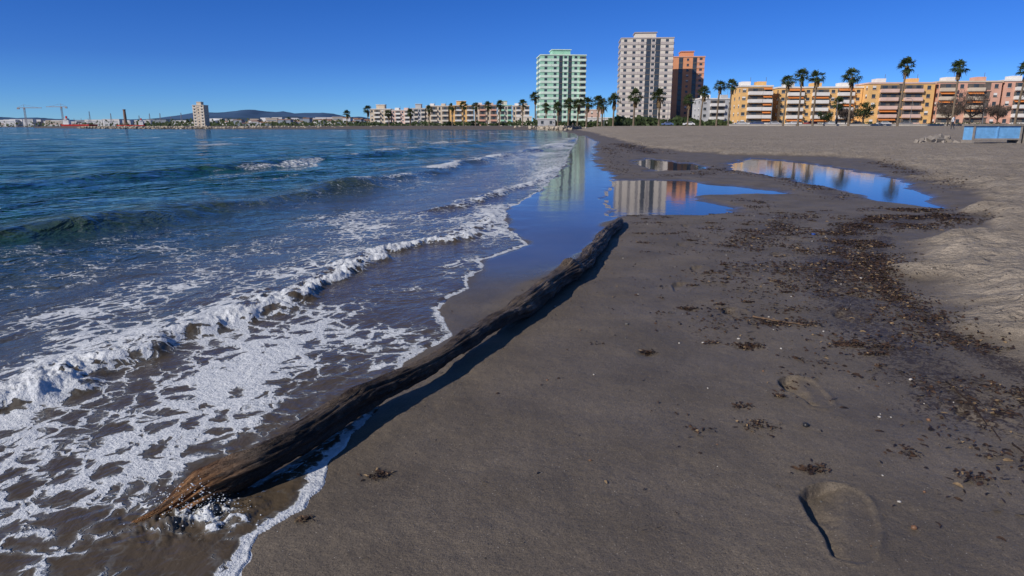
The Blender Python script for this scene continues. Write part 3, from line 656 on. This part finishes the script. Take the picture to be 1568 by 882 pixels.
# blue locker on the beach and rubble
BL=simple('blue_paint',(.16,.38,.66),.5,.15,6);CC=simple('concrete',(.25,.22,.19),.85,.25,4)
zb=TZ(19.5,28);mb=MB()
mb.box(-.95,.95,-.3,.3,.12,.66,0);mb.box(-1.02,1.02,-.36,.36,.66,.73,1);mb.box(-.98,-.88,-.33,.33,-.1,.12,1);mb.box(.88,.98,-.33,.33,-.1,.12,1)
mb.box(-.97,-.90,-.34,-.30,.12,.66,1);mb.box(.90,.97,-.34,-.30,.12,.66,1);mb.box(-.03,.03,-.33,-.30,.18,.66,0);mb.box(-.90,.90,-.33,-.30,.12,.18,1)
mb.box(1.1,1.35,-.3,.3,-.1,.75,1)
mb.obj('blue_beach_locker',[BL,CC],loc=(19.2,28,zb))
mb=MB()
for k in range(26):
    s=random.uniform(.08,.24);M=Matrix.Translation((random.uniform(-.9,.7),random.uniform(-.5,.5),random.uniform(-.05,.16)))@Matrix.Rotation(random.uniform(0,3),4,(random.random(),random.random(),random.random()));mb.box(-s,s,-s*.6,s*.6,-s*.4,s*.4,0,M)
mb.obj('concrete_rubble',[CC],loc=(17.7,29,TZ(17.7,29)))

# rock breakwater
RK=simple('breakwater_rock',(.40,.34,.26),.9,.3,.8)
V=[];Fq=[]
Lb=np.array([(14,185),(9,225),(-10,255),(-60,282),(-147,303),(-240,390)],float);sg=np.r_[0,np.cumsum(np.linalg.norm(np.diff(Lb,axis=0),axis=1))]
for k in range(1900):
    s=rng.uniform(0,sg[-1]);x=np.interp(s,sg,Lb[:,0])+rng.normal(0,1.0);y=np.interp(s,sg,Lb[:,1])+rng.normal(0,1.6);z=rng.uniform(-.1,.9);rr=rng.uniform(.3,.75)
    o=len(V);Rm=np.linalg.qr(rng.normal(size=(3,3)))[0];sc=rng.uniform(.6,1.2,3)*rr
    for v in iv: V.append(tuple(np.array([x,y,z])+Rm@(np.array(v)*sc*rng.uniform(.8,1.1))))
    for f in iff: Fq.append(tuple(o+i for i in f))
mesh_np('rock_breakwater',V,Fq,None,[RK],False)

# people
def person(x,y,z,top,rot):
    J=dict(pel=(0,0,.95),ch=(0,0,1.3),nk=(0,0,1.48),hd=(0,.01,1.62),ht=(0,0,1.74),ls=(-.18,0,1.42),le=(-.25,.03,1.15),lh=(-.22,.12,.9),rs=(.18,0,1.42),re=(.24,-.03,1.15),rh=(.24,.05,.88),lk=(-.11,.12,.5),lf=(-.11,.05,.06),lt=(-.11,.2,.03),rk=(.11,-.02,.5),rf=(.12,-.2,.07),rt=(.12,-.06,.03))
    E=[('pel','ch'),('ch','nk'),('nk','hd'),('hd','ht'),('ch','ls'),('ls','le'),('le','lh'),('ch','rs'),('rs','re'),('re','rh'),('pel','lk'),('lk','lf'),('lf','lt'),('pel','rk'),('rk','rf'),('rf','rt')]
    Rr=dict(pel=.15,ch=.15,nk=.06,hd=.10,ht=.07,ls=.07,le=.05,lh=.04,rs=.07,re=.05,rh=.04,lk=.075,lf=.05,lt=.04,rk=.075,rf=.05,rt=.04)
    ks=list(J);me=bpy.data.meshes.new('person');me.from_pydata([J[k] for k in ks],[(ks.index(a),ks.index(b)) for a,b in E],[])
    o=bpy.data.objects.new('person',me);col.objects.link(o);sk=o.modifiers.new('s','SKIN')
    if me.skin_vertices:
        for i,k in enumerate(ks): me.skin_vertices[0].data[i].radius=(Rr[k],Rr[k]*.85)
    o.modifiers.new('ss','SUBSURF').levels=1
    m=N('person_clothes');tc=m.n('ShaderNodeTexCoord').outputs['Object'];sx=m.n('ShaderNodeSeparateXYZ');m.l(tc,sx.inputs[0])
    c=m.mix(m.math('GREATER_THAN',sx.outputs[2],.95),(.03,.035,.05),top);c=m.mix(m.math('GREATER_THAN',sx.outputs[2],1.5),c,(.35,.2,.14));c=m.mix(m.math('GREATER_THAN',sx.outputs[2],1.68),c,(.03,.02,.015))
    m.set(Base_Color=c,Roughness=.8);me.materials.append(m.mat);o.location=(x,y,z);o.rotation_euler[2]=rot
person(56.5,90,TZ(56.5,90),(.65,.65,.65),.6)
person(13.0,150,TZ(13.0,150),(.05,.05,.06),0)

# ---------------------------------------------------------------- distant port, town, hills
HT=[simple('town_white',(.62,.61,.60),.9,.2,.02),simple('town_beige',(.48,.42,.35),.9,.2,.02),simple('town_roof',(.32,.18,.12),.9,.2,.02),simple('town_grey',(.25,.28,.32),.9,.2,.02)]
mb=MB()
def town(x0,x1,y0,y1,n_,hmin,hmax,wm):
    for k in range(n_):
        t=random.random();x=x0+(x1-x0)*t;y=y0+(y1-y0)*t+random.uniform(0,120);w=random.uniform(.5,1)*wm;h_=random.uniform(hmin,hmax);c=random.choice([0,0,1,3,0])
        mb.box(x,x+w,y,y+12,0,1.3+h_,c);mb.box(x-.3,x+w+.3,y-.3,y+12.3,1.3+h_,1.3+h_+.8,2 if h_<9 else c)
        for q in range(int(h_/3)): mb.box(x+w*.1,x+w*.9,y-.15,y,1.3+q*3+1.1,1.3+q*3+2.2,3)
town(-650,-260,1350,1050,90,5,14,22);town(-400,-180,1000,700,40,4,11,16);town(-1300,-650,1600,1400,70,4,16,40);town(-240,-110,780,600,26,4,9,13)
mb.obj('distant_town',HT)
RED=simple('ship_red',(.50,.04,.03),.6,.1,.1);STEEL=simple('crane_steel',(.35,.33,.34),.6,.1,.1)
def crane(x,y,H,J,rot=0):
    mb=MB()
    for a in (-1.2,1.2):
        for b in (-1.2,1.2): mb.tube([(a,b,0),(a,b,H)],[.35,.35],4)
    for k in range(int(H/3)): mb.tube([(-1.2,-1.2,k*3),(1.2,-1.2,k*3+3)],[.25,.25],4)
    mb.box(-J*.3,J*.75,-.7,.7,H,H+1.3,0);mb.box(-J*.3,-J*.2,-1.2,1.2,H-2.5,H,0);mb.box(-1.3,1.3,-1.3,1.3,H-3,H,0)
    mb.tube([(0,0,H),(0,0,H+7)],[.5,.3],5);mb.tube([(0,0,H+7),(J*.6,0,H+1.3)],[.2,.2],4);mb.tube([(0,0,H+7),(-J*.28,0,H+1.3)],[.2,.2],4)
    mb.obj('tower_crane',[STEEL],loc=(x,y,1.3),rotz=rot)
crane(-1037,1500,38,45,.2);crane(-958,1500,40,40,math.pi+.1)
def ship(x,y,L,rot):
    mb=MB();P=[(-.5,-.09),(-.46,-.1),(.3,-.1),(.5,0),(.3,.1),(-.46,.1),(-.5,.09)];b=len(mb.v);n_=len(P)
    for z,s in ((0,.9),(L*.09,1)):
        for a,c_ in P: mb.v.append((a*L*(s if z==0 else 1.02),c_*L*s,z))
    for i in range(n_): mb.f.append((b+i,b+(i+1)%n_,b+n_+(i+1)%n_,b+n_+i));mb.m.append(0)
    mb.f.append(tuple(b+n_+i for i in range(n_)));mb.m.append(1)
    mb.box(-.44*L,-.28*L,-.07*L,.07*L,L*.09,L*.22,1);mb.box(-.40*L,-.32*L,-.08*L,.08*L,L*.22,L*.26,1);mb.box(-.38*L,-.34*L,-.02*L,.02*L,L*.26,L*.33,0)
    for q in (-.15,.05,.25): mb.tube([(q*L,0,L*.09),(q*L,0,L*.27)],[L*.006]*2,5,2)
    mb.obj('cargo_ship',[RED,HT[0],STEEL],loc=(x,y,-.5),rotz=rot)
ship(-800,1300,62,.1);ship(-700,1290,50,3.3)
mb=MB();mb.tube([(0,0,0),(0,0,16),(0,0,34)],[3.5,3.0,2.6],14);mb.box(-5,5,-5,5,0,6);mb.tube([(0,0,34),(0,0,35.5)],[3.1,3.1],14);mb.obj('chimney_tower',[simple('chimney_brick',(.20,.13,.10),.9,.2,.1)],loc=(-825,1500,1.3))
for X in (-.50,-.515,-.53,-.485,-.47,-.57,-.60):
    mb=MB();h_=random.uniform(18,34)
    for a in (-1,1):
        for b in (-1,1): mb.tube([(a*1.8,b*1.8,0),(a*.3,b*.3,h_)],[.28,.2],4)
    for k in range(6): mb.tube([(-1.8+k*.25,-1.8+k*.25,k*h_/6),(1.5-k*.25,-1.5+k*.25,(k+1)*h_/6)],[.2,.2],4)
    mb.obj('lattice_mast',[STEEL],loc=(X*1400,1400,1.3))
# hills, with distance haze painted in as bluish base colours
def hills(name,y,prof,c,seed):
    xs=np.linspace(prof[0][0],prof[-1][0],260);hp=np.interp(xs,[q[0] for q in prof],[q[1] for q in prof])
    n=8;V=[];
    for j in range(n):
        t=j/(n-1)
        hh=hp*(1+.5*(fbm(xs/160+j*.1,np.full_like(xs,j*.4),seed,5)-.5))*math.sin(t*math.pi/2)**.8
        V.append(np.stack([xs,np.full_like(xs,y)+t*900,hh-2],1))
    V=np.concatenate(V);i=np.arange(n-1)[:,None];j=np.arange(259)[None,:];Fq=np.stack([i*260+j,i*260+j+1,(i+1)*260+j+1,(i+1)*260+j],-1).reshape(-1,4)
    mesh_np(name,V,Fq,None,[simple(name+'_hazed_ground',c,.95,.2,.006,0)])
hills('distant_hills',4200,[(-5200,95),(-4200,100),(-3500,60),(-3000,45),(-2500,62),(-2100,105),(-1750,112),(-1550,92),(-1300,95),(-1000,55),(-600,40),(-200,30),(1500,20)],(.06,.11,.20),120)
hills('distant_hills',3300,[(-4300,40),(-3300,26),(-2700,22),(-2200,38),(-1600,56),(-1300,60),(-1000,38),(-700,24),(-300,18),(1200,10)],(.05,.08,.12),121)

# ---------------------------------------------------------------- light
EL,AZ=math.radians(32),math.radians(232)
S=Vector((math.sin(AZ)*math.cos(EL),math.cos(AZ)*math.cos(EL),math.sin(EL)))
sun=bpy.data.lights.new('sun','SUN');sun.energy=4.3;sun.angle=math.radians(.53);sun.color=(1,.93,.84)
so=bpy.data.objects.new('sun',sun);col.objects.link(so);so.rotation_euler=S.to_track_quat('Z','Y').to_euler();so.location=(-50,-30,60)
w=bpy.data.worlds.new("World");SC.world=w;w.use_nodes=True
nt=w.node_tree;bg=nt.nodes['Background'];sk=nt.nodes.new('ShaderNodeTexSky');sk.sky_type='NISHITA';sk.sun_disc=False
sk.sun_elevation=EL;sk.sun_rotation=AZ;sk.altitude=2500;sk.dust_density=0;sk.air_density=1;sk.ozone_density=5
tc=nt.nodes.new('ShaderNodeTexCoord');sx=nt.nodes.new('ShaderNodeSeparateXYZ');nt.links.new(tc.outputs['Generated'],sx.inputs[0])
cr=nt.nodes.new('ShaderNodeValToRGB');nt.links.new(sx.outputs[2],cr.inputs[0]);E=cr.color_ramp.elements
for pos,c in ((0,(.34,.58,.88)),(.04,(.26,.49,.85)),(.09,(.19,.385,.77)),(.17,(.145,.365,.76)),(.4,(.30,.50,.72)),(1,(.5,.62,.72))):
    if pos==0: e=E[0]
    elif pos==1: e=E[-1]
    else: e=E.new(pos)
    e.position=pos;e.color=c+(1,)
mx=nt.nodes.new('ShaderNodeMix');mx.data_type='RGBA';mx.blend_type='MULTIPLY';mx.inputs[0].default_value=1
nt.links.new(sk.outputs[0],mx.inputs[6]);nt.links.new(cr.outputs[0],mx.inputs[7]);nt.links.new(mx.outputs[2],bg.inputs[0]);bg.inputs[1].default_value=.13

cam=bpy.data.cameras.new('camera');co=bpy.data.objects.new('camera',cam);col.objects.link(co)
co.location=(0,0,1);co.rotation_euler=(math.radians(90-13.3),0,0);cam.lens=24;cam.clip_start=.02;cam.clip_end=20000
SC.camera=co
SC.view_settings.view_transform='Standard';SC.view_settings.look='None';SC.view_settings.exposure=0
